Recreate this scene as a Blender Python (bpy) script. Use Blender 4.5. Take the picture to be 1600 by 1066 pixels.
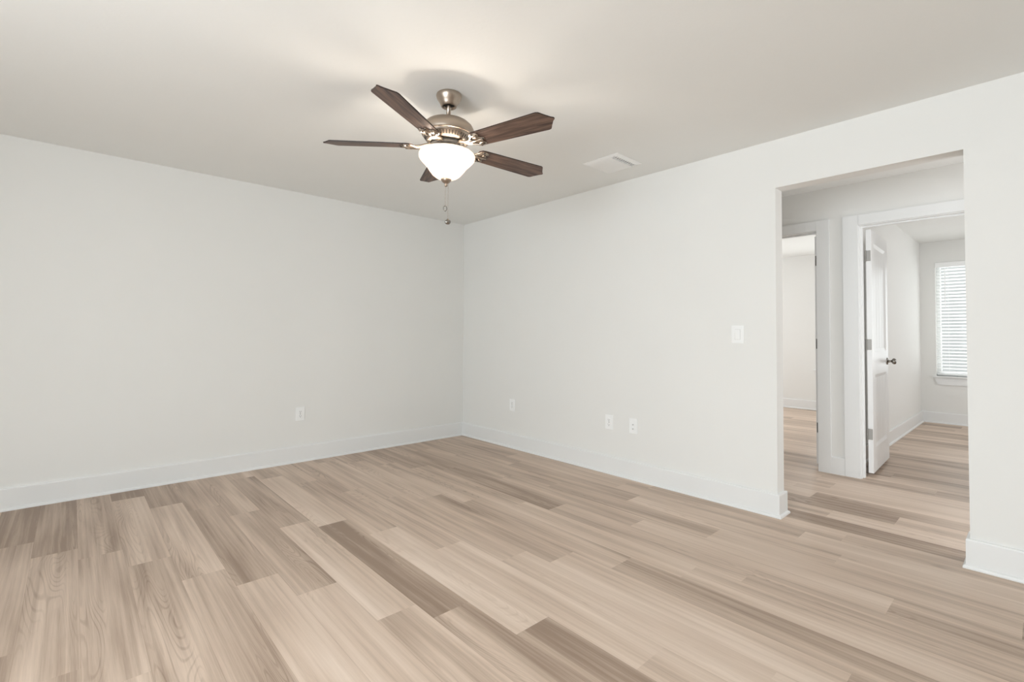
import bpy, bmesh, math, random
from mathutils import Vector, Matrix

for o in list(bpy.data.objects):
    bpy.data.objects.remove(o, do_unlink=True)
SC = bpy.context.scene
COL = SC.collection
PI = math.pi

# ------------------------------------------------------------------ camera
CAM_LOC = (-3.3637, -4.5319, 1.1552)
YAW, PITCH, ROLL = 0.8319, 0.0256, 0.0063
F_PX, SHIFT_PX = 754.12, -28.5
fw = Vector((math.cos(YAW)*math.cos(PITCH), math.sin(YAW)*math.cos(PITCH), math.sin(PITCH)))
rt = Vector((math.sin(YAW), -math.cos(YAW), 0))
up = rt.cross(fw)
rt2 = rt*math.cos(ROLL) + up*math.sin(ROLL)
up2 = -rt*math.sin(ROLL) + up*math.cos(ROLL)
cd = bpy.data.cameras.new('camera')
cd.sensor_fit = 'HORIZONTAL'; cd.sensor_width = 36.0
cd.lens = F_PX/1600*36.0
cd.shift_y = SHIFT_PX/1600
cd.clip_start = 0.05
cam = bpy.data.objects.new('camera', cd)
COL.objects.link(cam)
M = Matrix((rt2, up2, -fw)).transposed().to_4x4()
M.translation = Vector(CAM_LOC)
cam.matrix_world = M
SC.camera = cam

# ------------------------------------------------------------------ world, exposure
SC.view_settings.view_transform = 'Standard'
SC.view_settings.look = 'None'
SC.view_settings.gamma = 1.0
SC.view_settings.use_curve_mapping = False
SC.view_settings.exposure = 0.0
w = bpy.data.worlds.new('sky'); SC.world = w
w.use_nodes = True
bgn = w.node_tree.nodes['Background']
bgn.inputs['Color'].default_value = (0.97, 0.985, 1.0, 1)
bgn.inputs['Strength'].default_value = 0.7

# ------------------------------------------------------------------ daylight at the windows
def window_light(name, loc, normal, sx, sy, power, color=(0.855, 0.935, 1.0)):
    ld = bpy.data.lights.new(name, 'AREA')
    ld.shape = 'RECTANGLE'; ld.size = sx; ld.size_y = sy
    ld.energy = power; ld.color = color
    o = bpy.data.objects.new(name, ld); COL.objects.link(o)
    n = Vector(normal)
    o.rotation_euler = n.to_track_quat('-Z', 'Y').to_euler()
    o.location = loc
    return o
INNER = (0.93, 0.955, 1.0)
H = 2.44
XF, YB = -5.4, -8.0           # wall with the windows, wall behind the camera
window_light('daylight', (XF-0.08, -4.0, 1.35), (1, 0, 0), 2.1, 1.3, 159)
window_light('daylight', (5.62, -4.02, 1.4), (-1, 0, 0), 0.95, 1.6, 15.5, INNER)
window_light('daylight', (5.62, -2.585, 1.4), (-1, 0, 0), 0.95, 1.6, 33, INNER)
window_light('daylight', (0.772, -6.08, 1.25), (0, 1, 0), 0.9, 1.9, 27, INNER)  # unseen hall end window, added to brighten the hallway
window_light('daylight', (3.6, -6.08, 1.4), (0, 1, 0), 1.7, 1.4, 25, INNER)  # added side window out of view, lifts the partition and open door
window_light('daylight', (3.6, 0.1, 1.4), (0, -1, 0), 1.7, 1.4, 43, INNER)  # added side window out of view, lifts the left doorway room

# ------------------------------------------------------------------ materials
def new_mat(name):
    m = bpy.data.materials.new(name); m.use_nodes = True
    nt = m.node_tree
    b = nt.nodes['Principled BSDF']
    return m, nt, b
def srgb(r, g, b):
    f = lambda c: (c/255/12.92) if c/255 <= 0.04045 else ((c/255+0.055)/1.055)**2.4
    return (f(r), f(g), f(b), 1)
def node(nt, t, **kw):
    n = nt.nodes.new(t)
    for k, v in kw.items():
        setattr(n, k, v)
    return n
def paint(name, col, rough=0.6, bump=0.0, scale=180, dist=0.001, spec=0.3):
    m, nt, b = new_mat(name)
    b.inputs['Roughness'].default_value = rough
    b.inputs['Specular IOR Level'].default_value = spec
    tc = node(nt, 'ShaderNodeTexCoord')
    nz = node(nt, 'ShaderNodeTexNoise')
    nz.inputs['Scale'].default_value = 2.2; nz.inputs['Detail'].default_value = 2
    nt.links.new(tc.outputs['Object'], nz.inputs['Vector'])
    mx = node(nt, 'ShaderNodeMix', data_type='RGBA')
    mx.inputs['A'].default_value = tuple(c*0.988 for c in col[:3]) + (1,)
    mx.inputs['B'].default_value = tuple(min(1, c*1.012) for c in col[:3]) + (1,)
    nt.links.new(nz.outputs['Fac'], mx.inputs['Factor'])
    nt.links.new(mx.outputs['Result'], b.inputs['Base Color'])
    if bump:
        n2 = node(nt, 'ShaderNodeTexNoise')
        n2.inputs['Scale'].default_value = scale; n2.inputs['Detail'].default_value = 3
        nt.links.new(tc.outputs['Object'], n2.inputs['Vector'])
        bp = node(nt, 'ShaderNodeBump')
        bp.inputs['Strength'].default_value = bump; bp.inputs['Distance'].default_value = dist
        nt.links.new(n2.outputs['Fac'], bp.inputs['Height'])
        nt.links.new(bp.outputs['Normal'], b.inputs['Normal'])
    return m
M_WALL = paint('wall_paint', srgb(239, 238, 234), 0.75, 0.10, 150, 0.0006, 0.2)
M_CEIL = paint('ceiling_paint', srgb(246, 246, 243), 0.85, 0.35, 60, 0.0015, 0.1)
M_TRIM = paint('trim_paint', srgb(239, 239, 237), 0.35, 0, spec=0.4)
M_DOOR = paint('door_paint', srgb(240, 239, 237), 0.33, 0, spec=0.45)
M_PLATE = paint('white_plastic', srgb(252, 252, 250), 0.3, 0, spec=0.5)
M_VENT = paint('vent_enamel', srgb(252, 252, 250), 0.4, 0, spec=0.4)
M_DARK = paint('dark_recess', srgb(40, 38, 36), 0.7)
M_GAP = paint('shadow_gap', srgb(214, 213, 210), 0.5)
M_SLOT = paint('slot_grey', srgb(105, 103, 100), 0.6)

def metal(name, col, rough=0.3, aniso_scale=None):
    m, nt, b = new_mat(name)
    b.inputs['Metallic'].default_value = 1.0
    b.inputs['Roughness'].default_value = rough
    tc = node(nt, 'ShaderNodeTexCoord'); mp = node(nt, 'ShaderNodeMapping')
    mp.inputs['Scale'].default_value = (6, 6, 420)
    nz = node(nt, 'ShaderNodeTexNoise'); nz.inputs['Scale'].default_value = 1.0
    nt.links.new(tc.outputs['Object'], mp.inputs['Vector'])
    nt.links.new(mp.outputs['Vector'], nz.inputs['Vector'])
    mx = node(nt, 'ShaderNodeMix', data_type='RGBA')
    mx.inputs['A'].default_value = tuple(c*0.86 for c in col[:3]) + (1,)
    mx.inputs['B'].default_value = col
    nt.links.new(nz.outputs['Fac'], mx.inputs['Factor'])
    nt.links.new(mx.outputs['Result'], b.inputs['Base Color'])
    return m
M_NICKEL = metal('brushed_nickel', srgb(184, 170, 156), 0.36)
M_CHROME = metal('satin_chrome', srgb(150, 146, 140), 0.25)
M_HINGE = metal('hinge_steel', srgb(168, 165, 160), 0.55)

def wood_blade():
    m, nt, b = new_mat('walnut_blade')
    b.inputs['Roughness'].default_value = 0.45
    tc = node(nt, 'ShaderNodeTexCoord'); mp = node(nt, 'ShaderNodeMapping')
    mp.inputs['Scale'].default_value = (5, 60, 5)
    nz = node(nt, 'ShaderNodeTexNoise'); nz.inputs['Scale'].default_value = 1.0
    nz.inputs['Detail'].default_value = 5; nz.inputs['Distortion'].default_value = 0.8
    nt.links.new(tc.outputs['Object'], mp.inputs['Vector'])
    nt.links.new(mp.outputs['Vector'], nz.inputs['Vector'])
    cr = node(nt, 'ShaderNodeValToRGB')
    cr.color_ramp.elements[0].position = 0.32; cr.color_ramp.elements[0].color = srgb(64, 47, 40)
    cr.color_ramp.elements[1].position = 0.68; cr.color_ramp.elements[1].color = srgb(124, 98, 84)
    nt.links.new(nz.outputs['Fac'], cr.inputs['Fac'])
    nt.links.new(cr.outputs['Color'], b.inputs['Base Color'])
    return m
M_BLADE = wood_blade()
M_BLADE_EDGE = paint('blade_edge', srgb(52, 40, 36), 0.5)

def shade_glass():
    m, nt, b = new_mat('frosted_alabaster_glass')
    nt.nodes.remove(b)
    out = nt.nodes['Material Output']
    tr = node(nt, 'ShaderNodeBsdfTranslucent'); tr.inputs['Color'].default_value = (0.50, 0.45, 0.41, 1)
    df = node(nt, 'ShaderNodeBsdfDiffuse'); df.inputs['Color'].default_value = (0.92, 0.90, 0.87, 1)
    gl = node(nt, 'ShaderNodeBsdfGlossy'); gl.inputs['Roughness'].default_value = 0.25
    tc = node(nt, 'ShaderNodeTexCoord'); nz = node(nt, 'ShaderNodeTexNoise')
    nz.inputs['Scale'].default_value = 14; nz.inputs['Detail'].default_value = 3
    nt.links.new(tc.outputs['Object'], nz.inputs['Vector'])
    mr = node(nt, 'ShaderNodeMapRange'); mr.inputs['To Min'].default_value = 0.35; mr.inputs['To Max'].default_value = 0.5
    nt.links.new(nz.outputs['Fac'], mr.inputs['Value'])
    m1 = node(nt, 'ShaderNodeMixShader')
    nt.links.new(mr.outputs['Result'], m1.inputs['Fac'])
    nt.links.new(tr.outputs['BSDF'], m1.inputs[1]); nt.links.new(df.outputs['BSDF'], m1.inputs[2])
    m2 = node(nt, 'ShaderNodeMixShader'); m2.inputs['Fac'].default_value = 0.05
    nt.links.new(m1.outputs['Shader'], m2.inputs[1]); nt.links.new(gl.outputs['BSDF'], m2.inputs[2])
    nt.links.new(m2.outputs['Shader'], out.inputs['Surface'])
    return m
M_SHADE = shade_glass()

def slat_mat():
    m, nt, b = new_mat('blind_vinyl')
    nt.nodes.remove(b)
    out = nt.nodes['Material Output']
    tr = node(nt, 'ShaderNodeBsdfTranslucent'); tr.inputs['Color'].default_value = (0.96, 0.96, 0.95, 1)
    df = node(nt, 'ShaderNodeBsdfDiffuse'); df.inputs['Color'].default_value = (0.95, 0.95, 0.94, 1)
    m1 = node(nt, 'ShaderNodeMixShader'); m1.inputs['Fac'].default_value = 0.35
    nt.links.new(tr.outputs['BSDF'], m1.inputs[1]); nt.links.new(df.outputs['BSDF'], m1.inputs[2])
    nt.links.new(m1.outputs['Shader'], out.inputs['Surface'])
    return m
M_SLAT = slat_mat()

def glass_mat():
    m, nt, b = new_mat('window_glass')
    nt.nodes.remove(b)
    out = nt.nodes['Material Output']
    tr = node(nt, 'ShaderNodeBsdfTransparent'); tr.inputs['Color'].default_value = (0.96, 0.98, 0.97, 1)
    gl = node(nt, 'ShaderNodeBsdfGlossy'); gl.inputs['Roughness'].default_value = 0.02
    m1 = node(nt, 'ShaderNodeMixShader'); m1.inputs['Fac'].default_value = 0.05
    nt.links.new(tr.outputs['BSDF'], m1.inputs[1]); nt.links.new(gl.outputs['BSDF'], m1.inputs[2])
    nt.links.new(m1.outputs['Shader'], out.inputs['Surface'])
    return m
M_GLASS = glass_mat()

def floor_mat():
    m, nt, b = new_mat('vinyl_plank')
    L = nt.links.new
    uv = node(nt, 'ShaderNodeUVMap'); uv.uv_map = 'plank'
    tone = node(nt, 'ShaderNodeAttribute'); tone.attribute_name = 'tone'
    seed = node(nt, 'ShaderNodeAttribute'); seed.attribute_name = 'seed'
    sep = node(nt, 'ShaderNodeSeparateXYZ'); L(uv.outputs['UV'], sep.inputs['Vector'])
    def coords(sx, sy, so):
        c = node(nt, 'ShaderNodeCombineXYZ')
        a = node(nt, 'ShaderNodeMath', operation='MULTIPLY'); a.inputs[1].default_value = sx; L(sep.outputs['X'], a.inputs[0])
        d = node(nt, 'ShaderNodeMath', operation='MULTIPLY'); d.inputs[1].default_value = sy; L(sep.outputs['Y'], d.inputs[0])
        e = node(nt, 'ShaderNodeMath', operation='MULTIPLY_ADD'); e.inputs[1].default_value = 37.0; e.inputs[2].default_value = so
        L(seed.outputs['Fac'], e.inputs[0])
        L(a.outputs[0], c.inputs['X']); L(d.outputs[0], c.inputs['Y']); L(e.outputs[0], c.inputs['Z'])
        return c.outputs['Vector']
    def noise(vec, detail=2.0, dist=0.0, rough=0.5):
        n = node(nt, 'ShaderNodeTexNoise'); n.inputs['Scale'].default_value = 1.0
        n.inputs['Detail'].default_value = detail; n.inputs['Distortion'].default_value = dist
        n.inputs['Roughness'].default_value = rough
        L(vec, n.inputs['Vector']); return n.outputs['Fac']
    def mad(v, k, c):
        a = node(nt, 'ShaderNodeMath', operation='MULTIPLY_ADD'); a.inputs[1].default_value = k; a.inputs[2].default_value = c
        L(v, a.inputs[0]); return a.outputs[0]
    def op(o, a_, b_):
        a = node(nt, 'ShaderNodeMath', operation=o)
        for i, v in enumerate((a_, b_)):
            if isinstance(v, (int, float)): a.inputs[i].default_value = v
            else: L(v, a.inputs[i])
        return a.outputs[0]
    n1 = noise(coords(11, 0.9, 1.0), 1.5, 0.3)           # broad light and dark bands along the board
    n2 = noise(coords(60, 0.9, 5.0), 2.0, 0.2)           # streaks
    n3 = noise(coords(420, 9.0, 9.0), 2.0)               # fine grain
    n4 = noise(coords(9.0, 0.75, 13.0), 1.0, 0.35)        # field whose contours are the cathedral arches
    ring = node(nt, 'ShaderNodeMath', operation='SINE'); L(mad(n4, 190.0, 0.0), ring.inputs[0])
    ringm = node(nt, 'ShaderNodeMapRange'); ringm.inputs['From Min'].default_value = 0.35; ringm.inputs['From Max'].default_value = 1.0
    L(ring.outputs[0], ringm.inputs['Value'])
    n5 = noise(coords(7.0, 0.8, 21.0), 1.0)
    maskr = node(nt, 'ShaderNodeMapRange'); maskr.inputs['From Min'].default_value = 0.52; maskr.inputs['From Max'].default_value = 0.66
    L(n5, maskr.inputs['Value'])
    arch = op('MULTIPLY', ringm.outputs[0], maskr.outputs[0])
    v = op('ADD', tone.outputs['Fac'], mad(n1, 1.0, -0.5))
    v = op('ADD', v, mad(n2, 0.6, -0.3))
    v = op('ADD', v, mad(n3, 0.22, -0.11))
    v = op('SUBTRACT', v, op('MULTIPLY', arch, 0.17))
    cr = node(nt, 'ShaderNodeValToRGB')
    e = cr.color_ramp.elements
    e[0].position = 0.0; e[0].color = srgb(154, 132, 114)
    e[1].position = 1.0; e[1].color = srgb(234, 215, 198)
    x = e.new(0.5); x.color = srgb(209, 187, 168)
    L(v, cr.inputs['Fac'])
    # seam between boards
    au = op('ABSOLUTE', op('SUBTRACT', sep.outputs['X'], 0.0888), 0)
    seam = node(nt, 'ShaderNodeMapRange'); seam.inputs['From Min'].default_value = 0.0878; seam.inputs['From Max'].default_value = 0.0888
    L(au, seam.inputs['Value'])
    mx = node(nt, 'ShaderNodeMix', data_type='RGBA', blend_type='MULTIPLY')
    mx.inputs['B'].default_value = (0.74, 0.70, 0.66, 1)
    L(seam.outputs[0], mx.inputs['Factor']); L(cr.outputs['Color'], mx.inputs['A'])
    L(mx.outputs['Result'], b.inputs['Base Color'])
    b.inputs['Roughness'].default_value = 0.42
    b.inputs['Specular IOR Level'].default_value = 0.28
    return m
M_FLOOR = floor_mat()

# ------------------------------------------------------------------ mesh helpers
def obj(name, bm, mat, parent=None, smooth=False, local=False):
    me = bpy.data.meshes.new(name)
    bmesh.ops.recalc_face_normals(bm, faces=bm.faces)
    bm.to_mesh(me); bm.free()
    if smooth:
        for p in me.polygons: p.use_smooth = True
    for m in (mat if isinstance(mat, (list, tuple)) else [mat]):
        me.materials.append(m)
    o = bpy.data.objects.new(name, me); COL.objects.link(o)
    if parent: o.parent = parent
    return o
def tag(o, label=None, cat=None, group=None, kind=None):
    if label: o['label'] = label
    if cat: o['category'] = cat
    if group: o['group'] = group
    if kind: o['kind'] = kind
    return o
def thing(name, label, cat, loc=(0, 0, 0), rot=(0, 0, 0), group=None, kind=None):
    o = bpy.data.objects.new(name, None); COL.objects.link(o)
    o.empty_display_size = 0.05
    o.location = loc; o.rotation_euler = rot
    return tag(o, label, cat, group, kind)
def struct(name, bm, mat, label, cat, parent=None):
    return tag(obj(name, bm, mat, parent), label, cat, kind='structure')
def add_box(bm, x0, y0, z0, x1, y1, z1, bev=0.0, seg=2, mtx=None):
    r = bmesh.ops.create_cube(bm, size=1.0)
    vs = r['verts']
    for v in vs:
        v.co = Vector(((x0+x1)/2+v.co.x*(x1-x0), (y0+y1)/2+v.co.y*(y1-y0), (z0+z1)/2+v.co.z*(z1-z0)))
    fs = list({f for v in vs for f in v.link_faces})
    if bev:
        es = list({e for f in fs for e in f.edges})
        rr = bmesh.ops.bevel(bm, geom=es, offset=bev, segments=seg, affect='EDGES', profile=0.5)
        vs = list({v for f in rr['faces'] for v in f.verts} | {v for v in vs if v.is_valid})
    if mtx is not None:
        for v in vs: v.co = mtx @ v.co
    return vs
def box(x0, y0, z0, x1, y1, z1, bev=0.0, seg=2):
    bm = bmesh.new(); add_box(bm, x0, y0, z0, x1, y1, z1, bev, seg); return bm
def add_lathe(bm, prof, seg=48, cx=0, cy=0, mtx=None, cap0=False, cap1=False):
    rings = []
    for (r, z) in prof:
        ring = []
        if r < 1e-6:
            v = bm.verts.new((cx, cy, z)); ring = [v]*seg
        else:
            for k in range(seg):
                a = 2*PI*k/seg
                ring.append(bm.verts.new((cx+r*math.cos(a), cy+r*math.sin(a), z)))
        rings.append(ring)
    for i in range(len(rings)-1):
        A, B = rings[i], rings[i+1]
        for k in range(seg):
            q = []
            for v in (A[k], A[(k+1) % seg], B[(k+1) % seg], B[k]):
                if v not in q: q.append(v)
            if len(q) >= 3: bm.faces.new(q)
    if cap0 and prof[0][0] > 1e-6: bm.faces.new(rings[0])
    if cap1 and prof[-1][0] > 1e-6: bm.faces.new(rings[-1])
    if mtx is not None:
        for v in {v for r in rings for v in r}: v.co = mtx @ v.co
    return bm
def add_prism(bm, pts, z0, z1, mtx=None):
    a = [bm.verts.new((x, y, z0)) for x, y in pts]
    b = [bm.verts.new((x, y, z1)) for x, y in pts]
    bm.faces.new(a[::-1]); bm.faces.new(b)
    n = len(pts)
    for i in range(n):
        bm.faces.new((a[i], a[(i+1) % n], b[(i+1) % n], b[i]))
    if mtx is not None:
        for v in a+b: v.co = mtx @ v.co
    return a+b
def add_tube(bm, pts, r, seg=8):
    pts = [Vector(p) for p in pts]
    rings = []
    for i, p in enumerate(pts):
        t = (pts[min(i+1, len(pts)-1)]-pts[max(i-1, 0)]).normalized()
        a = t.orthogonal().normalized(); b = t.cross(a)
        rings.append([bm.verts.new(p+(a*math.cos(2*PI*k/seg)+b*math.sin(2*PI*k/seg))*r) for k in range(seg)])
    for i in range(len(rings)-1):
        for k in range(seg):
            bm.faces.new((rings[i][k], rings[i][(k+1) % seg], rings[i+1][(k+1) % seg], rings[i+1][k]))
    bm.faces.new(rings[0][::-1]); bm.faces.new(rings[-1])
def wall_mesh(axis, p0, p1, a0, a1, z0, z1, holes=()):
    """solid wall lying between p0..p1 on 'axis', running a0..a1, with rectangular holes (a0,a1,z0,z1)"""
    bm = bmesh.new()
    As = sorted({a0, a1, *[h[0] for h in holes], *[h[1] for h in holes]})
    Zs = sorted({z0, z1, *[h[2] for h in holes], *[h[3] for h in holes]})
    solid = {}
    for i in range(len(As)-1):
        for j in range(len(Zs)-1):
            ca, cz = (As[i]+As[i+1])/2, (Zs[j]+Zs[j+1])/2
            solid[i, j] = not any(h[0] < ca < h[1] and h[2] < cz < h[3] for h in holes)
    cache = {}
    def V(p, a, z):
        k = (p, a, z)
        if k not in cache:
            cache[k] = bm.verts.new((p, a, z) if axis == 'x' else (a, p, z))
        return cache[k]
    for (i, j), s in solid.items():
        if not s: continue
        A0, A1, B0, B1 = As[i], As[i+1], Zs[j], Zs[j+1]
        for p in (p0, p1):
            bm.faces.new((V(p, A0, B0), V(p, A1, B0), V(p, A1, B1), V(p, A0, B1)))
        for (di, dj, q) in ((-1, 0, (A0, B0, A0, B1)), (1, 0, (A1, B0, A1, B1)), (0, -1, (A0, B0, A1, B0)), (0, 1, (A0, B1, A1, B1))):
            if not solid.get((i+di, j+dj), False):
                bm.faces.new((V(p0, q[0], q[1]), V(p1, q[0], q[1]), V(p1, q[2], q[3]), V(p0, q[2], q[3])))
    return bm
BASE_PROF = [(0, 0), (0.028, 0), (0.028, 0.007), (0.0245, 0.015), (0.016, 0.019), (0.016, 0.138), (0.0125, 0.146), (0, 0.146)]
def sweep(pts, prof=BASE_PROF, before=None, after=None):
    """profile (distance from wall, height) along a plan path whose room side is on the left"""
    P = [Vector((p[0], p[1])) for p in pts]
    ext = ([Vector(before)] if before else []) + P + ([Vector(after)] if after else [])
    off = 1 if before else 0
    bm = bmesh.new(); rings = []
    for i in range(len(P)):
        j = i+off
        prev = ext[j-1] if j > 0 else None
        nxt = ext[j+1] if j < len(ext)-1 else None
        def nrm(d): d = d.normalized(); return Vector((-d.y, d.x))
        if prev is None: m = nrm(nxt-P[i])
        elif nxt is None: m = nrm(P[i]-prev)
        else:
            n1, n2 = nrm(P[i]-prev), nrm(nxt-P[i])
            m = (n1+n2); m = m/(1+n1.dot(n2))
        rings.append([bm.verts.new((P[i].x+m.x*d, P[i].y+m.y*d, z)) for d, z in prof])
    n = len(prof)
    for i in range(len(rings)-1):
        for k in range(n):
            bm.faces.new((rings[i][k], rings[i+1][k], rings[i+1][(k+1) % n], rings[i][(k+1) % n]))
    bm.faces.new(rings[0]); bm.faces.new(rings[-1][::-1])
    return bm

# ------------------------------------------------------------------ key dimensions
T = 0.114
OY0, OY1, OZ = -3.377, -4.274, 2.125          # opening in the right wall
XH = 1.43; XH2 = XH+0.116                     # hall wall
XW = 5.34                                     # far outside wall of the rooms beyond
D1 = (-4.292, -3.527); D2 = (-3.214, -2.452); DZ = 2.077
PY0, PY1 = -3.40, -3.29                       # partition between the two rooms
HB = 2.47                                     # ceiling of the rooms beyond
HY0, HY1 = -6.0, -1.9
WIN1 = (-4.47, -3.56); WIN2 = (-3.03, -2.125); WZ = (0.64, 2.178)

# ------------------------------------------------------------------ floor of planks
def build_floor():
    random.seed(11)
    W, LEN = 0.1776, 1.245
    x_first = -3.493
    known = {0: -0.78, 1: -1.045, 2: -1.22, 3: -1.48, 4: -0.57, 5: -0.79, 6: -1.06, 7: -0.22, 8: -1.60, 9: -0.66, 10: -1.08,
             11: -1.41, 12: -0.34, 13: -0.585, 14: -0.86, 15: -1.07, 16: -0.34, 17: -0.729, 18: -1.311, 19: -1.08, 20: -1.258}
    # tone of the boards of each row, from the far end towards the camera; near left boards darkened to offset the window light
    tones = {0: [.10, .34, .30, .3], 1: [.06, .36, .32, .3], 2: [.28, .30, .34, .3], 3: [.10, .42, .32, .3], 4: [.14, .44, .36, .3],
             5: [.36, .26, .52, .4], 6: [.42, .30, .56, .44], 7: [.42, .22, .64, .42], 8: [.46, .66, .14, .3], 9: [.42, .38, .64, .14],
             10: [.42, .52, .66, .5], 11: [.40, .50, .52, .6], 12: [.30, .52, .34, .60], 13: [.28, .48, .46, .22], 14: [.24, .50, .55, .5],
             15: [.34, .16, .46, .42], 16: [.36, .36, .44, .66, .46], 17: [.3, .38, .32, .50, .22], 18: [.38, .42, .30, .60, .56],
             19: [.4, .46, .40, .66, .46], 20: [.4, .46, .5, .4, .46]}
    bm = bmesh.new()
    uvl = bm.loops.layers.uv.new('plank')
    recs = []
    r = -18
    X0, X1, Y0, Y1 = -5.55, 5.5, -8.2, 0.05
    while True:
        xa = x_first-W+r*W; xb = xa+W
        if xa > X1: break
        if xb > X0:
            j = known.get(r, -random.uniform(0.05, LEN))
            while j < Y1: j += LEN
            k = 0; top = j
            while top > Y0:
                bot = top-LEN
                a, b_ = max(bot, Y0), min(top, Y1)
                c0, c1 = max(xa, X0), min(xb, X1)
                if b_ > a:
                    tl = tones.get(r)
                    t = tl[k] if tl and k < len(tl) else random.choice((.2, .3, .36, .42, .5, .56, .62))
                    vs = [bm.verts.new((x, y, 0)) for x, y in ((c0, a), (c1, a), (c1, b_), (c0, b_))]
                    f = bm.faces.new(vs)
                    voff = random.uniform(0, 40)
                    for lp in f.loops:
                        lp[uvl].uv = (lp.vert.co.x-xa, lp.vert.co.y-bot+voff)
                    recs.append((t, random.random()))
                k += 1
                top = bot
        r += 1
    me = bpy.data.meshes.new('floor')
    bm.to_mesh(me); bm.free()
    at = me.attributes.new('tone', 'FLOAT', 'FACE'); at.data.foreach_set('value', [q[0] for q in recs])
    at = me.attributes.new('seed', 'FLOAT', 'FACE'); at.data.foreach_set('value', [q[1] for q in recs])
    me.materials.append(M_FLOOR)
    o = bpy.data.objects.new('floor', me); COL.objects.link(o)
    tag(o, 'light brown wood look plank floor running through the empty rooms', 'floor', kind='structure')
build_floor()

# ------------------------------------------------------------------ shell
struct('ceiling', box(XF-0.2, YB-0.2, H, XH+0.05, 0.15, H+0.12), M_CEIL, 'white textured ceiling of the main room and hallway', 'ceiling')
struct('ceiling', box(XH+0.05, HY0-0.1, HB, XW+0.15, 0.15, HB+0.12), M_CEIL, 'white ceiling of the rooms beyond the hallway', 'ceiling')
struct('wall_left', wall_mesh('y', 0, 0.12, XF-0.12, XW+0.14, -0.02, 2.6, [(2.7, 4.5, 0.65, 2.1)]), M_WALL, 'pale grey long wall on the left with one outlet', 'wall')
struct('wall_right', wall_mesh('x', 0, T, YB, 0, -0.02, H, [(OY1, OY0, -0.02, OZ)]), M_WALL, 'pale grey right wall with the open doorway to the hall', 'wall')
WF = [(-5.05, -2.95, 0.7, 2.0)]
struct('wall_front', wall_mesh('x', XF-0.12, XF, YB-0.12, 0, -0.02, H, WF), M_WALL, 'pale grey wall with a wide window, left of the camera', 'wall')
struct('wall_back', wall_mesh('y', YB-0.12, YB, XF, T, -0.02, H), M_WALL, 'pale grey wall behind the camera', 'wall')
struct('wall_hall', wall_mesh('x', XH, XH2, HY0, 0, -0.02, 2.6, [(D1[0]-0.018, D1[1]+0.018, -0.02, DZ+0.018), (D2[0]-0.018, D2[1]+0.018, -0.02, DZ+0.018)]),
       M_WALL, 'pale grey hallway wall holding the two doorways', 'wall')
struct('wall_hall_end', wall_mesh('y', HY1, HY1+0.1, T, XH, -0.02, H), M_WALL, 'pale grey end wall of the hallway, hidden at left', 'wall')
struct('wall_hall_side', wall_mesh('y', HY0-0.1, HY0, T, XW, -0.02, 2.6, [(0.3, 1.25, 0.25, 2.2), (2.7, 4.5, 0.65, 2.1)]), M_WALL, 'pale grey end wall of the hallway, hidden at right', 'wall')
struct('wall_partition', wall_mesh('y', PY0, PY1, XH2, XW, -0.02, HB), M_WALL, 'pale grey partition wall beside the open white door', 'wall')
struct('wall_far', wall_mesh('x', XW, XW+0.14, HY0, 0, -0.02, 2.6, [(*WIN1, *WZ), (*WIN2, *WZ)]), M_WALL, 'pale grey far wall with the blind covered window', 'wall')

def bb(name, label, *a, **k):
    struct(name, sweep(*a, **k), M_TRIM, label, 'baseboard')
bb('baseboard_right', 'tall white baseboard along the right wall, wrapping the doorway edge', [(T, OY0), (0, OY0), (0, 0)], after=(-1, 0), before=(T, 0))
bb('baseboard_left', 'tall white baseboard along the left wall', [(0, 0), (XF, 0)], before=(0, -1))
bb('baseboard_pier', 'tall white baseboard on the wall stub right of the doorway', [(0, YB), (0, OY1), (T, OY1)], after=(T, -6))
bb('baseboard_hall', 'short white baseboard block between the two door casings', [(XH, -3.4125), (XH, -3.3165)], prof=[(0, 0), (0.016, 0), (0.016, 0.138), (0.0125, 0.146), (0, 0.146)])
bb('baseboard_bedroom', 'white baseboard behind the open door in the bright room', [(XW, HY0), (XW, PY0), (XH2, PY0)])
bb('baseboard_far', 'white baseboard in the room behind the left doorway', [(XH2, PY1), (XW, PY1), (XW, 0)])

# ------------------------------------------------------------------ door frames
def door_frame(name, y0, y1, label, c0, c1, hinge_low):
    """finished opening y0..y1; casing legs reach out to c0 and c1"""
    bm = bmesh.new()
    zt = DZ+0.09
    add_box(bm, XH-0.018, c0, 0, XH-0.0002, y0-0.005, zt, 0.002)
    add_box(bm, XH-0.018, y1+0.005, 0, XH-0.0002, c1, zt, 0.002)
    add_box(bm, XH-0.018, y0-0.005, DZ+0.005, XH-0.0002, y1+0.005, zt, 0.002)
    # jamb lining and stops
    add_box(bm, XH, y0-0.017, 0, XH2, y0, DZ+0.017)
    add_box(bm, XH, y1, 0, XH2, y1+0.017, DZ+0.017)
    add_box(bm, XH, y0, DZ, XH2, y1, DZ+0.017)
    add_box(bm, XH2-0.072, y0, 0, XH2-0.038, y0+0.011, DZ)
    add_box(bm, XH2-0.072, y1-0.011, 0, XH2-0.038, y1, DZ)
    add_box(bm, XH2-0.072, y0+0.011, DZ-0.011, XH2-0.038, y1-0.011, DZ)
    # room side casing
    add_box(bm, XH2+0.0002, y0-0.09, 0, XH2+0.016, y0-0.005, zt)
    add_box(bm, XH2+0.0002, y1+0.005, 0, XH2+0.016, y1+0.07, zt)
    add_box(bm, XH2+0.0002, y0-0.005, DZ+0.005, XH2+0.016, y1+0.005, zt)
    struct(name, bm, M_TRIM, label, 'door frame')
door_frame('trim_1', *D1, 'white flat casing around the right hand doorway with the open door', -4.41, -3.413, False)
door_frame('trim_2', *D2, 'white flat casing around the left hand doorway', -3.316, -2.36, True)

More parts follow.
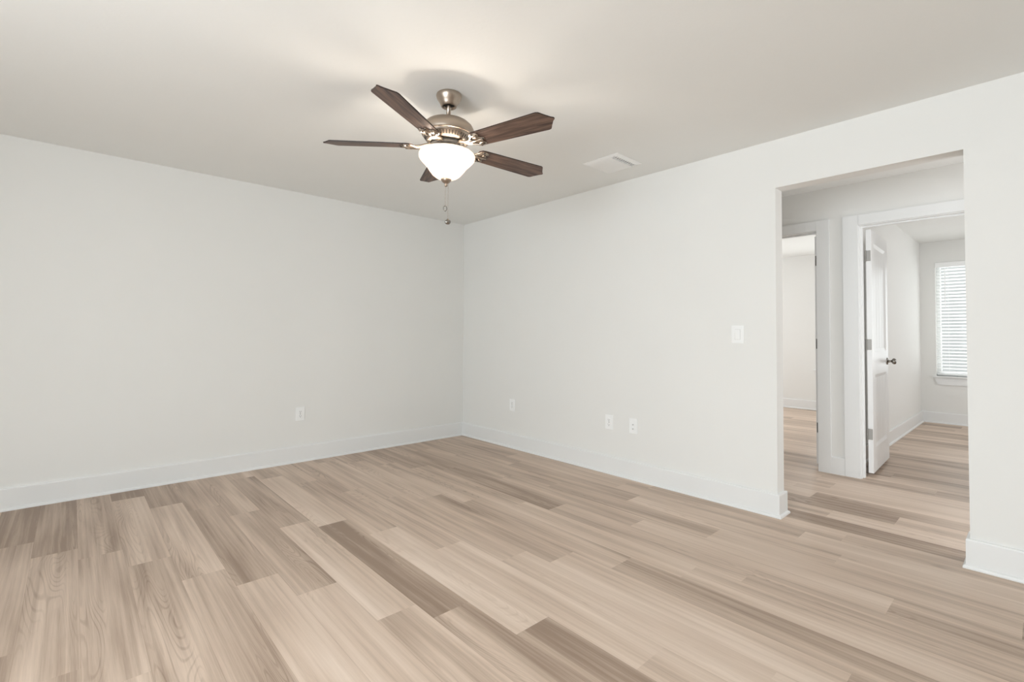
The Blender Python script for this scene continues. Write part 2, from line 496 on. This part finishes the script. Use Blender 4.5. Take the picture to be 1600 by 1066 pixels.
# ------------------------------------------------------------------ doors
def ring_panel(bm, x0, x1, z0, z1, yf, sgn, inset=0.028, depth=0.009):
    """sunk moulded panel on a door face: sloping border, flat field with grooves"""
    def quad(a, b, c, d): bm.faces.new([bm.verts.new(v) for v in (a, b, c, d)])
    d = yf-sgn*depth
    X0, X1, Z0, Z1 = x0+inset, x1-inset, z0+inset, z1-inset
    o = [(x0, yf, z0), (x1, yf, z0), (x1, yf, z1), (x0, yf, z1)]
    i = [(X0, d, Z0), (X1, d, Z0), (X1, d, Z1), (X0, d, Z1)]
    for k in range(4):
        quad(o[k], o[(k+1) % 4], i[(k+1) % 4], i[k])
    n = 4; g = 0.006
    w_ = (X1-X0)/n
    for k in range(n):
        a, b = X0+k*w_+(g/2 if k else 0), X0+(k+1)*w_-(g/2 if k < n-1 else 0)
        quad((a, d, Z0), (b, d, Z0), (b, d, Z1), (a, d, Z1))
        if k < n-1:
            m_ = b+g/2; dd = d-sgn*0.003
            quad((b, d, Z0), (m_, dd, Z0), (m_, dd, Z1), (b, d, Z1))
            quad((m_, dd, Z0), (b+g, d, Z0), (b+g, d, Z1), (m_, dd, Z1))
def door_slab(w, h, t):
    """hinge edge at x=0, thickness from y=-t to 0, bottom at z=0"""
    bm = bmesh.new()
    panels = [(0.105, w-0.105, 0.20, 0.81), (0.105, w-0.105, 1.00, h-0.105)]
    xs = [0, 0.105, w-0.105, w]; zs = [0, 0.20, 0.81, 1.00, h-0.105, h]
    for yf, s in ((-t, -1), (0, 1)):
        for i in range(3):
            for j in range(5):
                if i == 1 and j in (1, 3): continue
                bm.faces.new([bm.verts.new(v) for v in ((xs[i], yf, zs[j]), (xs[i+1], yf, zs[j]), (xs[i+1], yf, zs[j+1]), (xs[i], yf, zs[j+1]))])
        for p in panels: ring_panel(bm, *p, yf, s)
    for q in (((0, -t, 0), (0, 0, 0), (0, 0, h), (0, -t, h)), ((w, -t, 0), (w, 0, 0), (w, 0, h), (w, -t, h)),
              ((0, -t, 0), (w, -t, 0), (w, 0, 0), (0, 0, 0)), ((0, -t, h), (w, -t, h), (w, 0, h), (0, 0, h))):
        bm.faces.new([bm.verts.new(v) for v in q])
    bmesh.ops.remove_doubles(bm, verts=bm.verts, dist=1e-5)
    return bm
def hinge_bm(z, t, y_leaf):
    bm = bmesh.new()
    add_box(bm, -0.0025, y_leaf[0], z, 0.0005, y_leaf[1], z+0.089, 0.001, 1)
    add_tube(bm, [(-0.004, y_leaf[2], z-0.003), (-0.004, y_leaf[2], z+0.092)], 0.0055, 10)
    return bm
def knob_bm(t):
    prof = [(0, 0.004), (0.031, 0.004), (0.033, 0.001), (0.033, -0.002), (0.030, -0.006), (0.016, -0.009), (0.011, -0.013), (0.010, -0.030),
            (0.012, -0.034), (0.022, -0.039), (0.0275, -0.047), (0.0275, -0.056), (0.024, -0.064), (0.014, -0.069), (0, -0.070)]
    bm = bmesh.new()
    m = Matrix.Rotation(-PI/2, 4, 'X')
    add_lathe(bm, prof, 32, mtx=m)
    return bm
DH = 2.03; DT = 0.035
def build_door(name, label, hinge, ang, w, mirror, hm, knob):
    d = thing(name, label, 'door', hinge, (0, 0, ang), kind='structure')
    s = door_slab(w, DH, DT)
    off = 0.0
    sl = obj('door_panel', s, M_DOOR, d)
    for z in (0.275, 1.02, 1.765):
        yl = (-DT+0.004, -0.002, 0.003) if not mirror else (-DT+0.002, -0.004, -DT-0.003)
        h = obj('hinge', hinge_bm(z, DT, yl), hm, d)
    if knob:
        k = obj('door_knob', knob_bm(DT), M_CHROME, d, smooth=True)
        k.location = (w-0.062, -DT, 0.905)
        tag(k, 'round satin nickel knob')
        k2 = obj('door_knob', knob_bm(DT), M_CHROME, d, smooth=True)
        k2.rotation_euler = (0, 0, PI); k2.location = (w-0.062, 0.0, 0.905)
    return d
M_HINGE_DARK = metal('hinge_bronze', srgb(120, 117, 112), 0.5)
build_door('door_1', 'white two panel door standing open beside the right hand doorway', (XH2+0.012, -3.546, 0.03), math.radians(2.0), 0.765, False, M_HINGE, True)
build_door('door_2', 'white door edge swung inward at the right of the left hand doorway', (XH2+0.012, -3.167, 0.03), 0.0, 0.76, True, M_HINGE_DARK, True)

# ------------------------------------------------------------------ windows and blinds
def window(name, y0, y1, label):
    z0, z1 = WZ
    t = thing(name, label, 'window', (XW, (y0+y1)/2, z0), kind='structure')
    oy = -(y0+y1)/2
    def loc(o): return o
    w = y1-y0; hh = z1-z0
    bm = bmesh.new()
    f = 0.045
    for q in ((-w/2, 0, -w/2+f, hh), (w/2-f, 0, w/2, hh), (-w/2+f, 0, w/2-f, f), (-w/2+f, hh-f, w/2-f, hh)):
        add_box(bm, 0.08, q[0], q[1], 0.128, q[2], q[3])
    obj('window_frame', bm, M_TRIM, t)
    bm = bmesh.new()
    add_box(bm, 0.102, -w/2+f, f, 0.106, w/2-f, hh-f)
    obj('window_pane', bm, M_GLASS, t)
    obj('window_sill', box(-0.045, -w/2-0.035, -0.021, 0.078, w/2+0.035, 0.0, 0.004), M_TRIM, t)
    bm = bmesh.new()
    add_prism(bm, [(-w/2-0.02, -0.021), (w/2+0.02, -0.021), (w/2-0.012, -0.118), (-w/2+0.012, -0.118)], 0.0, 0.017, Matrix(((0, 0, -1, -0.0003), (1, 0, 0, 0), (0, 1, 0, 0), (0, 0, 0, 1))))
    obj('window_apron', bm, M_TRIM, t)
window('window_1', *WIN1, 'tall window with white sill on the far wall of the bright room')
window('window_2', *WIN2, 'window whose white sill tip shows in the room behind the left doorway')

def blind(y0, y1, label):
    z0, z1 = WZ
    t = thing('window_blind', label, 'blind', (XW, (y0+y1)/2, z0), group='faux wood blinds on the far wall windows')
    w = y1-y0; hh = z1-z0
    obj('valance', box(-0.018, -w/2+0.002, hh-0.068, 0.004, w/2-0.002, hh-0.001, 0.003), M_PLATE, t)
    bm = bmesh.new()
    pitch = 0.0445; n = int((hh-0.058-0.045)/pitch)+1
    tilt = math.radians(20)
    for k in range(n):
        z = 0.058+k*pitch
        m = Matrix.Translation((0.042, 0, z)) @ Matrix.Rotation(tilt, 4, 'Y')
        add_box(bm, -0.025, -w/2+0.006, -0.0014, 0.025, w/2-0.006, 0.0013, mtx=m)
    obj('slats', bm, M_SLAT, t)
    obj('headrail', box(0.006, -w/2+0.003, hh-0.045, 0.070, w/2-0.003, hh-0.001), M_PLATE, t)
    obj('bottom_rail', box(0.017, -w/2+0.006, 0.012, 0.066, w/2-0.006, 0.030, 0.003), M_PLATE, t)
    bm = bmesh.new()
    for yy in (-w/2+0.13, w/2-0.13):
        add_tube(bm, [(0.017, yy, 0.03), (0.017, yy, hh-0.068)], 0.0012, 6)
    obj('ladder_cord', bm, M_PLATE, t)
    bm = bmesh.new()
    add_tube(bm, [(0.012, w/2-0.10, hh-0.07), (0.011, w/2-0.10, hh-0.62)], 0.0042, 8)
    obj('tilt_wand', bm, M_PLATE, t)
blind(*WIN1, 'white slatted blind glowing with daylight in the bright room window')
blind(*WIN2, 'white slatted blind hidden in the room behind the left doorway')
# sashes of the main room window and of unseen windows added for light
def sash(name, axis, p, a0, a1, z0, z1, label):
    bm = bmesh.new(); f = 0.05
    rects = [(a0, z0, a0+f, z1), (a1-f, z0, a1, z1), (a0+f, z0, a1-f, z0+f), (a0+f, z1-f, a1-f, z1), ((a0+a1)/2-0.025, z0+f, (a0+a1)/2+0.025, z1-f)]
    for q in rects:
        if axis == 'x': add_box(bm, p, q[0], q[1], p+0.05, q[2], q[3])
        else: add_box(bm, q[0], p, q[1], q[2], p+0.05, q[3])
    struct(name, bm, M_TRIM, label, 'window')
sash('window_3', 'x', XF-0.075, *WF[0], 'wide white framed window in the wall left of the camera')

sash('added_window_4', 'y', HY0-0.075, 0.3, 1.25, 0.25, 2.2, 'tall white framed window added to light the hallway, unseen at its right end')
sash('added_window_5', 'y', HY0-0.075, 2.7, 4.5, 0.65, 2.1, 'white framed side window added to light the bright room, out of view')
sash('added_window_6', 'y', 0.03, 2.7, 4.5, 0.65, 2.1, 'white framed side window added to light the room behind the left doorway, unseen')

# ------------------------------------------------------------------ outlets, switch
def plate_matrix(wall, a, z):
    """local x along the wall to the right as seen from the room, y up, z out of the wall"""
    if wall == 'right':
        return Matrix(((0, 0, -1, 0), (-1, 0, 0, a), (0, 1, 0, z), (0, 0, 0, 1)))
    return Matrix(((1, 0, 0, a), (0, 0, -1, 0), (0, 1, 0, z), (0, 0, 0, 1)))
def plate_bm(w, h):
    bm = bmesh.new(); add_box(bm, -w/2, -h/2, 0.0001, w/2, h/2, 0.0065, 0.0022, 3); return bm
def rounded(w, h, r, n=6):
    pts = []
    for cx, cy, a0 in ((w/2-r, h/2-r, 0), (-w/2+r, h/2-r, 90), (-w/2+r, -h/2+r, 180), (w/2-r, -h/2+r, 270)):
        for k in range(n+1):
            a = math.radians(a0+90*k/n); pts.append((cx+r*math.cos(a), cy+r*math.sin(a)))
    return pts
def outlet(wall, a, z, label):
    t = thing('wall_outlet', label, 'outlet', group='duplex outlets')
    t.matrix_world = plate_matrix(wall, a, z)
    obj('cover_plate', plate_bm(0.078, 0.121), M_PLATE, t)
    for s in (1, -1):
        bm = bmesh.new(); add_prism(bm, [(x, y+s*0.0195) for x, y in rounded(0.034, 0.029, 0.0105)], 0.0066, 0.0088)
        r = obj('receptacle', bm, M_PLATE, t)
        bm = bmesh.new()
        add_box(bm, -0.008, s*0.0195-0.001, 0.0089, -0.0055, s*0.0195+0.008, 0.0092)
        add_box(bm, 0.0055, s*0.0195, 0.0089, 0.008, s*0.0195+0.007, 0.0092)
        add_prism(bm, [(0.003*math.cos(q*PI/6), s*0.0195-0.0075+0.003*math.sin(q*PI/6)) for q in range(12)], 0.0089, 0.0092)
        obj('socket_slots', bm, M_SLOT, r)
    bm = bmesh.new(); add_lathe(bm, [(0.0036, 0.0066), (0.0036, 0.0074), (0.0028, 0.0080), (0, 0.0081)], 16)
    obj('screw', bm, M_HINGE, t)
outlet('left', -1.8225, 0.430, 'white duplex outlet on the long left wall above the baseboard')
outlet('right', -0.856, 0.437, 'white duplex outlet on the right wall nearest the room corner')
outlet('right', -2.067, 0.427, 'white duplex outlet on the right wall, left of the close pair')
t = thing('cable_outlet', 'white cable jack plate on the right wall, right of the close pair', 'cable plate')
t.matrix_world = plate_matrix('right', -2.304, 0.428)
obj('cover_plate', plate_bm(0.074, 0.121), M_PLATE, t)
bm = bmesh.new(); add_box(bm, -0.0165, -0.033, 0.0066, 0.0165, 0.033, 0.0082, 0.0008, 1)
ins = obj('insert', bm, M_PLATE, t)
for yy in (0.012, -0.022):
    bm = bmesh.new()
    add_lathe(bm, [(0.0, 0.0083), (0.006, 0.0083), (0.006, 0.0125), (0.0042, 0.0125), (0.0042, 0.017), (0.0, 0.017)], 16, 0, yy)
    obj('jack', bm, M_GAP, ins)
t = thing('light_switch', 'white rocker light switch left of the open doorway', 'switch')
t.matrix_world = plate_matrix('right', -3.133, 1.169)
obj('cover_plate', plate_bm(0.080, 0.121), M_PLATE, t)
bm = bmesh.new()
add_prism(bm, [(-0.0335, 0.0066), (0.0335, 0.0066), (0.0335, 0.0115), (0.004, 0.0088), (-0.0335, 0.0078)], -0.0165, 0.0165,
          Matrix(((0, 0, 1, 0), (1, 0, 0, 0), (0, 1, 0, 0), (0, 0, 0, 1))))
obj('rocker', bm, M_PLATE, t)
bm = bmesh.new()
for q in ((-0.0185, -0.0355, -0.017, 0.0355), (0.017, -0.0355, 0.0185, 0.0355), (-0.017, -0.0355, 0.017, -0.034), (-0.017, 0.034, 0.017, 0.0355)):
    add_box(bm, q[0], q[1], 0.0064, q[2], q[3], 0.0070)
obj('rocker_gap', bm, M_GAP, t)

# ------------------------------------------------------------------ ceiling vent
def vent():
    t = thing('ceiling_vent', 'white square louvred air vent on the ceiling right of the fan', 'vent', (-0.411, -2.392, H))
    a = 0.155; f = 0.026; d = 0.010
    bm = bmesh.new()
    # sloping border: outer edge thin at the ceiling, inner edge proud
    for k in range(4):
        m = Matrix.Rotation(k*PI/2, 4, 'Z')
        P = [(-a, -a, -0.0004), (a, -a, -0.0004), (a, -a, -0.003), (-a, -a, -0.003), (-a+f, -a+f, -d), (a-f, -a+f, -d), (-a+f, -a+f, -0.0004), (a-f, -a+f, -0.0004)]
        v = [bm.verts.new(m @ Vector(p)) for p in P]
        bm.faces.new((v[0], v[1], v[2], v[3])); bm.faces.new((v[3], v[2], v[5], v[4])); bm.faces.new((v[4], v[5], v[7], v[6]))
    bmesh.ops.remove_doubles(bm, verts=bm.verts, dist=1e-5)
    obj('frame', bm, M_VENT, t)
    obj('duct_back', box(-a+f, -a+f, -0.0020, a-f, a-f, -0.0005), M_SLOT, t)
    i = a-f; ye = -i+0.045
    n = 10
    for k in range(n):
        x = -i+0.012+k*(2*i-0.024)/(n-1)
        m = Matrix.Translation((x, 0, -0.0095)) @ Matrix.Rotation(math.radians(27), 4, 'Y')
        bm = bmesh.new(); add_box(bm, -0.0096, ye+0.002, -0.0006, 0.0096, i, 0.0006, mtx=m)
        obj('louver', bm, M_VENT, t)
    bm = bmesh.new()
    add_box(bm, -i, ye-0.002, -0.016, i, ye+0.002, -0.002)
    n = 11
    for k in range(n):
        x = -i+0.010+k*(2*i-0.02)/(n-1)
        add_box(bm, x-0.0055, -i+0.010, -0.0115, x+0.0055, ye-0.002, -0.010)
    add_box(bm, -i, -i, -0.0115, i, -i+0.010, -0.010)
    obj('end_grille', bm, M_VENT, t)
vent()

# ------------------------------------------------------------------ ceiling fan
def fan():
    t = thing('ceiling_fan', 'brushed nickel ceiling fan with five dark wood blades and lit glass bowl', 'ceiling fan', (-1.9022, -2.4165, 2.40), (math.radians(1.324), math.radians(0.825), 0))
    bm = bmesh.new()
    add_lathe(bm, [(0.060, H-0.0005), (0.066, H-0.004), (0.0675, H-0.012), (0.064, H-0.026), (0.054, H-0.042), (0.046, H-0.056), (0.041, H-0.068), (0.0365, H-0.070), (0.034, H-0.066), (0.034, H-0.040), (0, H-0.040)], 56)
    c = obj('canopy', bm, M_NICKEL, t, True)
    bm = bmesh.new(); add_lathe(bm, [(0, H-0.045), (0.0335, H-0.045), (0.0335, H-0.052), (0.026, H-0.060), (0.012, H-0.064)], 32)
    obj('hanger_ball', bm, M_DARK, c, True)
    bm = bmesh.new(); add_lathe(bm, [(0.0115, H-0.055), (0.0115, 2.309), (0, 2.309)], 24)
    r = obj('downrod', bm, M_NICKEL, t, True)
    bm = bmesh.new(); add_lathe(bm, [(0.012, 2.318), (0.017, 2.317), (0.018, 2.300), (0.030, 2.294), (0, 2.294)], 24)
    obj('collar', bm, M_DARK, r, True)
    bm = bmesh.new()
    add_lathe(bm, [(0, 2.297), (0.040, 2.297), (0.085, 2.292), (0.112, 2.282), (0.130, 2.266), (0.139, 2.248), (0.141, 2.232), (0.139, 2.220),
                   (0.137, 2.214), (0.133, 2.2125), (0.131, 2.2145)], 72)
    mh = obj('motor_housing', bm, M_NICKEL, t, True)
    bm = bmesh.new()
    add_lathe(bm, [(0.131, 2.2145), (0.129, 2.209), (0.1285, 2.206), (0.108, 2.180), (0.104, 2.177), (0.070, 2.175), (0, 2.175)], 72)
    vr = obj('vent_ring', bm, M_NICKEL, mh, True)
    bm = bmesh.new()
    n = 48
    for k in range(n):
        a = 2*PI*k/n
        m = Matrix.Rotation(a, 4, 'Z') @ Matrix.Translation((0.1182, 0, 2.1926)) @ Matrix.Rotation(math.radians(-52), 4, 'Y')
        add_box(bm, -0.0105, -0.0021, -0.0013, 0.0105, 0.0021, 0.0009, mtx=m)
    obj('vent_slots', bm, M_DARK, mh)
    # rotor plate and switch housing
    bm = bmesh.new(); add_lathe(bm, [(0.088, 2.175), (0.090, 2.172), (0.090, 2.162), (0.086, 2.159), (0, 2.159)], 56)
    obj('flywheel', bm, M_DARK, t, True)
    bm = bmesh.new()
    add_lathe(bm, [(0, 2.160), (0.054, 2.160), (0.056, 2.156), (0.056, 2.134), (0.062, 2.129), (0.066, 2.122), (0.064, 2.116), (0, 2.116)], 48)
    obj('switch_housing', bm, M_NICKEL, t, True)
    bm = bmesh.new()
    add_lathe(bm, [(0, 2.129), (0.083, 2.129), (0.090, 2.126), (0.090, 2.124), (0.083, 2.127), (0, 2.127)], 56)
    obj('bulb_baffle_pan', bm, M_NICKEL, t, True)  # unseen pan added above the bulbs to keep their light off the ceiling
    # blades
    pitch = math.radians(11.5); zb = 2.158
    def blade_outline(grow=0.0):
        r0, r1, ra = 0.180-grow, 0.610+grow, 0.660+grow
        w0, w1 = 0.056+grow, 0.067+grow
        pts = [(r0+0.012, -w0+0.004), (r0, -w0+0.02), (r0, w0-0.02), (r0+0.012, w0-0.004), (r0+0.03, w0)]
        pts += [(r1-0.012, w1), (r1, w1-0.004), (r1+0.008, w1-0.014)]
        for k in range(1, 7):                       # scooped shoulders rising to a central point
            s = k/7
            pts.append((r1+0.008+(ra-r1-0.014)*(s**1.25), (w1-0.014)*(1-s)+0.006*s+0.003*math.sin(PI*s)))
        pts += [(ra, 0.004), (ra, -0.004)]
        for k in range(6, 0, -1):
            s = k/7
            pts.append((r1+0.008+(ra-r1-0.014)*(s**1.25), -((w1-0.014)*(1-s)+0.006*s+0.003*math.sin(PI*s))))
        pts += [(r1+0.008, -w1+0.014), (r1, -w1+0.004), (r1-0.012, -w1), (r0+0.03, -w0)]
        return pts
    def iron_plate(m):
        """openwork leaf-shaped plate under the blade root with a scalloped outer edge"""
        bm = bmesh.new()
        L = [(0.165, 0.016), (0.178, 0.030), (0.186, 0.046), (0.200, 0.053), (0.222, 0.052), (0.236, 0.046), (0.240, 0.037), (0.234, 0.029), (0.229, 0.021),
             (0.236, 0.012), (0.250, 0.005), (0.254, 0.0)]
        pts = L + [(x, -y) for x, y in L[-2::-1]]
        top, bot = -0.0035, -0.0075
        add_prism(bm, pts, bot, top, m)
        # raised scroll ribs
        for s in (1, -1):
            rib = [(0.150, s*0.010, -0.010), (0.176, s*0.020, -0.010), (0.196, s*0.036, -0.010), (0.216, s*0.042, -0.010), (0.229, s*0.036, -0.010), (0.224, s*0.026, -0.010), (0.208, s*0.024, -0.010)]
            add_tube(bm, [m @ Vector(p) for p in rib], 0.0042, 8)
        add_tube(bm, [m @ Vector(p) for p in ((0.155, 0, -0.010), (0.205, 0, -0.0105), (0.245, 0, -0.009))], 0.005, 8)
        return bm
    for k in range(5):
        th = math.radians(-150+72*k)
        rz = Matrix.Rotation(th, 4, 'Z')
        m = Matrix.Translation((0, 0, zb)) @ Matrix.Rotation(-pitch, 4, 'X')
        bm = bmesh.new(); add_prism(bm, blade_outline(), -0.0030, 0.0030)
        bmesh.ops.recalc_face_normals(bm, faces=bm.faces)
        bm.normal_update()
        for f in bm.faces: f.material_index = 0 if abs(f.normal.z) > 0.5 else 1
        b = obj('blade', bm, [M_BLADE, M_BLADE_EDGE], t)
        b.matrix_local = rz @ m      # shifted to the hanging point at the end
        # bracket: arm from the flywheel to the plate (in the blade's frame)
        inv = m.inverted()
        bm = iron_plate(Matrix.Identity(4))
        arm_pts = [(0.070, 0.0, 2.166), (0.100, 0.0, 2.164), (0.120, 0.0, 2.160), (0.140, 0.0, 2.153), (0.165, 0.0, 2.1495), (0.185, 0, 2.1495)]
        for yo in (-0.009, 0, 0.009):
            add_tube(bm, [inv @ Vector((p[0], yo*(1.0 if i < 3 else 1.4), p[2])) for i, p in enumerate(arm_pts)], 0.0075, 8)
        ir = obj('blade_bracket', bm, M_NICKEL, b, True)
        for (x, y) in ((0.205, 0.046), (0.205, -0.046), (0.246, 0.0)):
            bm = bmesh.new()
            add_lathe(bm, [(0.0055, -0.0074), (0.0055, -0.0095), (0.003, -0.0115), (0, -0.012)], 12, x, y)
            obj('screw', bm, M_DARK, b, True)
    # light kit
    bm = bmesh.new()
    out = [(r*0.957, z) for r, z in ((0.150, 2.119), (0.1555, 2.110), (0.1565, 2.102), (0.153, 2.091), (0.143, 2.078), (0.126, 2.062), (0.110, 2.046), (0.095, 2.025), (0.079, 2.006), (0.060, 1.992), (0.040, 1.984), (0.014, 1.981))]
    inn = [(r-0.004, z+0.003) for r, z in out[::-1]]
    add_lathe(bm, out+inn+[out[0]], 72)
    bmesh.ops.remove_doubles(bm, verts=bm.verts, dist=1e-6)
    tag(obj('glass_shade', bm, M_SHADE, t, True), 'frosted white glass bowl, lit')
    bm = bmesh.new(); add_lathe(bm, [(0.006, 2.116), (0.006, 1.985)], 16)
    obj('center_rod', bm, M_NICKEL, t, True)
    bm = bmesh.new()
    add_lathe(bm, [(0, 1.9835), (0.024, 1.9835), (0.0275, 1.981), (0.0275, 1.977), (0.022, 1.969), (0.014, 1.962), (0.008, 1.960), (0.006, 1.957), (0.0085, 1.953), (0.009, 1.949), (0.006, 1.944), (0, 1.943)], 32)
    obj('finial', bm, M_NICKEL, t, True)
    vr_, = (Vector((rt.x, rt.y, 0)),)
    # pull chains: beads on a cord, ending in a pendant ring and a fluted ball
    def chain(off, z0, z1):
        bm = bmesh.new()
        p = vr_*off
        z = z0
        while z > z1:
            bmesh.ops.create_icosphere(bm, subdivisions=1, radius=0.0016, matrix=Matrix.Translation((p.x, p.y, z)))
            z -= 0.0042
        return obj('pull_chain', bm, M_NICKEL, t, True), p
    c1, p1 = chain(0.011, 1.964, 1.770)
    bm = bmesh.new()
    n = 40
    prof = [(0, 1.772), (0.004, 1.771), (0.006, 1.766), (0.012, 1.763), (0.0145, 1.756), (0.0135, 1.749), (0.009, 1.743), (0, 1.741)]
    add_lathe(bm, prof, n)
    for v in bm.verts:
        r = math.hypot(v.co.x, v.co.y)
        if r > 0.007:
            a = math.atan2(v.co.y, v.co.x); s = 1+0.10*math.cos(8*a)
            v.co.x *= s; v.co.y *= s
    for v in bm.verts: v.co += Vector((p1.x, p1.y, 0))
    obj('fluted_knob', bm, M_CHROME, c1, True)
    c2, p2 = chain(-0.004, 1.946, 1.842)
    bm = bmesh.new()
    ctr = Vector((p2.x, p2.y, 1.826))
    pts = [ctr+vr_*(0.0085*math.sin(a))+Vector((0, 0, 0.0135*math.cos(a))) for a in [2*PI*k/28 for k in range(28)]]
    add_tube(bm, pts+[pts[0]], 0.0024, 8)
    obj('pendant_ring', bm, M_CHROME, c2, True)
    # the lamp in the bowl
    ld = bpy.data.lights.new('fan_bulb', 'POINT'); ld.energy = 5.6; ld.color = (1.0, 0.90, 0.78); ld.shadow_soft_size = 0.02
    for k in range(3):
        lo = bpy.data.objects.new('fan_bulb', ld); COL.objects.link(lo); lo.parent = t
        aa = math.radians(-112+120*k)
        lo.location = (0.074*math.cos(aa), 0.074*math.sin(aa), 2.100)
    # hang everything from the ball under the canopy; the canopy and the chains stay plumb
    bpy.context.view_layer.update()
    Mi = t.rotation_euler.to_matrix().to_4x4().inverted()
    D = Matrix.Translation((0, 0, -2.40))
    for ch in t.children:
        if ch is c: ch.matrix_local = Mi @ D
        elif ch in (c1, c2):
            p = p1 if ch is c1 else p2
            v = Vector((p.x, p.y, 1.96))
            ch.matrix_local = D @ Matrix.Translation(v) @ Mi @ Matrix.Translation(-v)
        else: ch.matrix_local = D @ ch.matrix_local
fan()
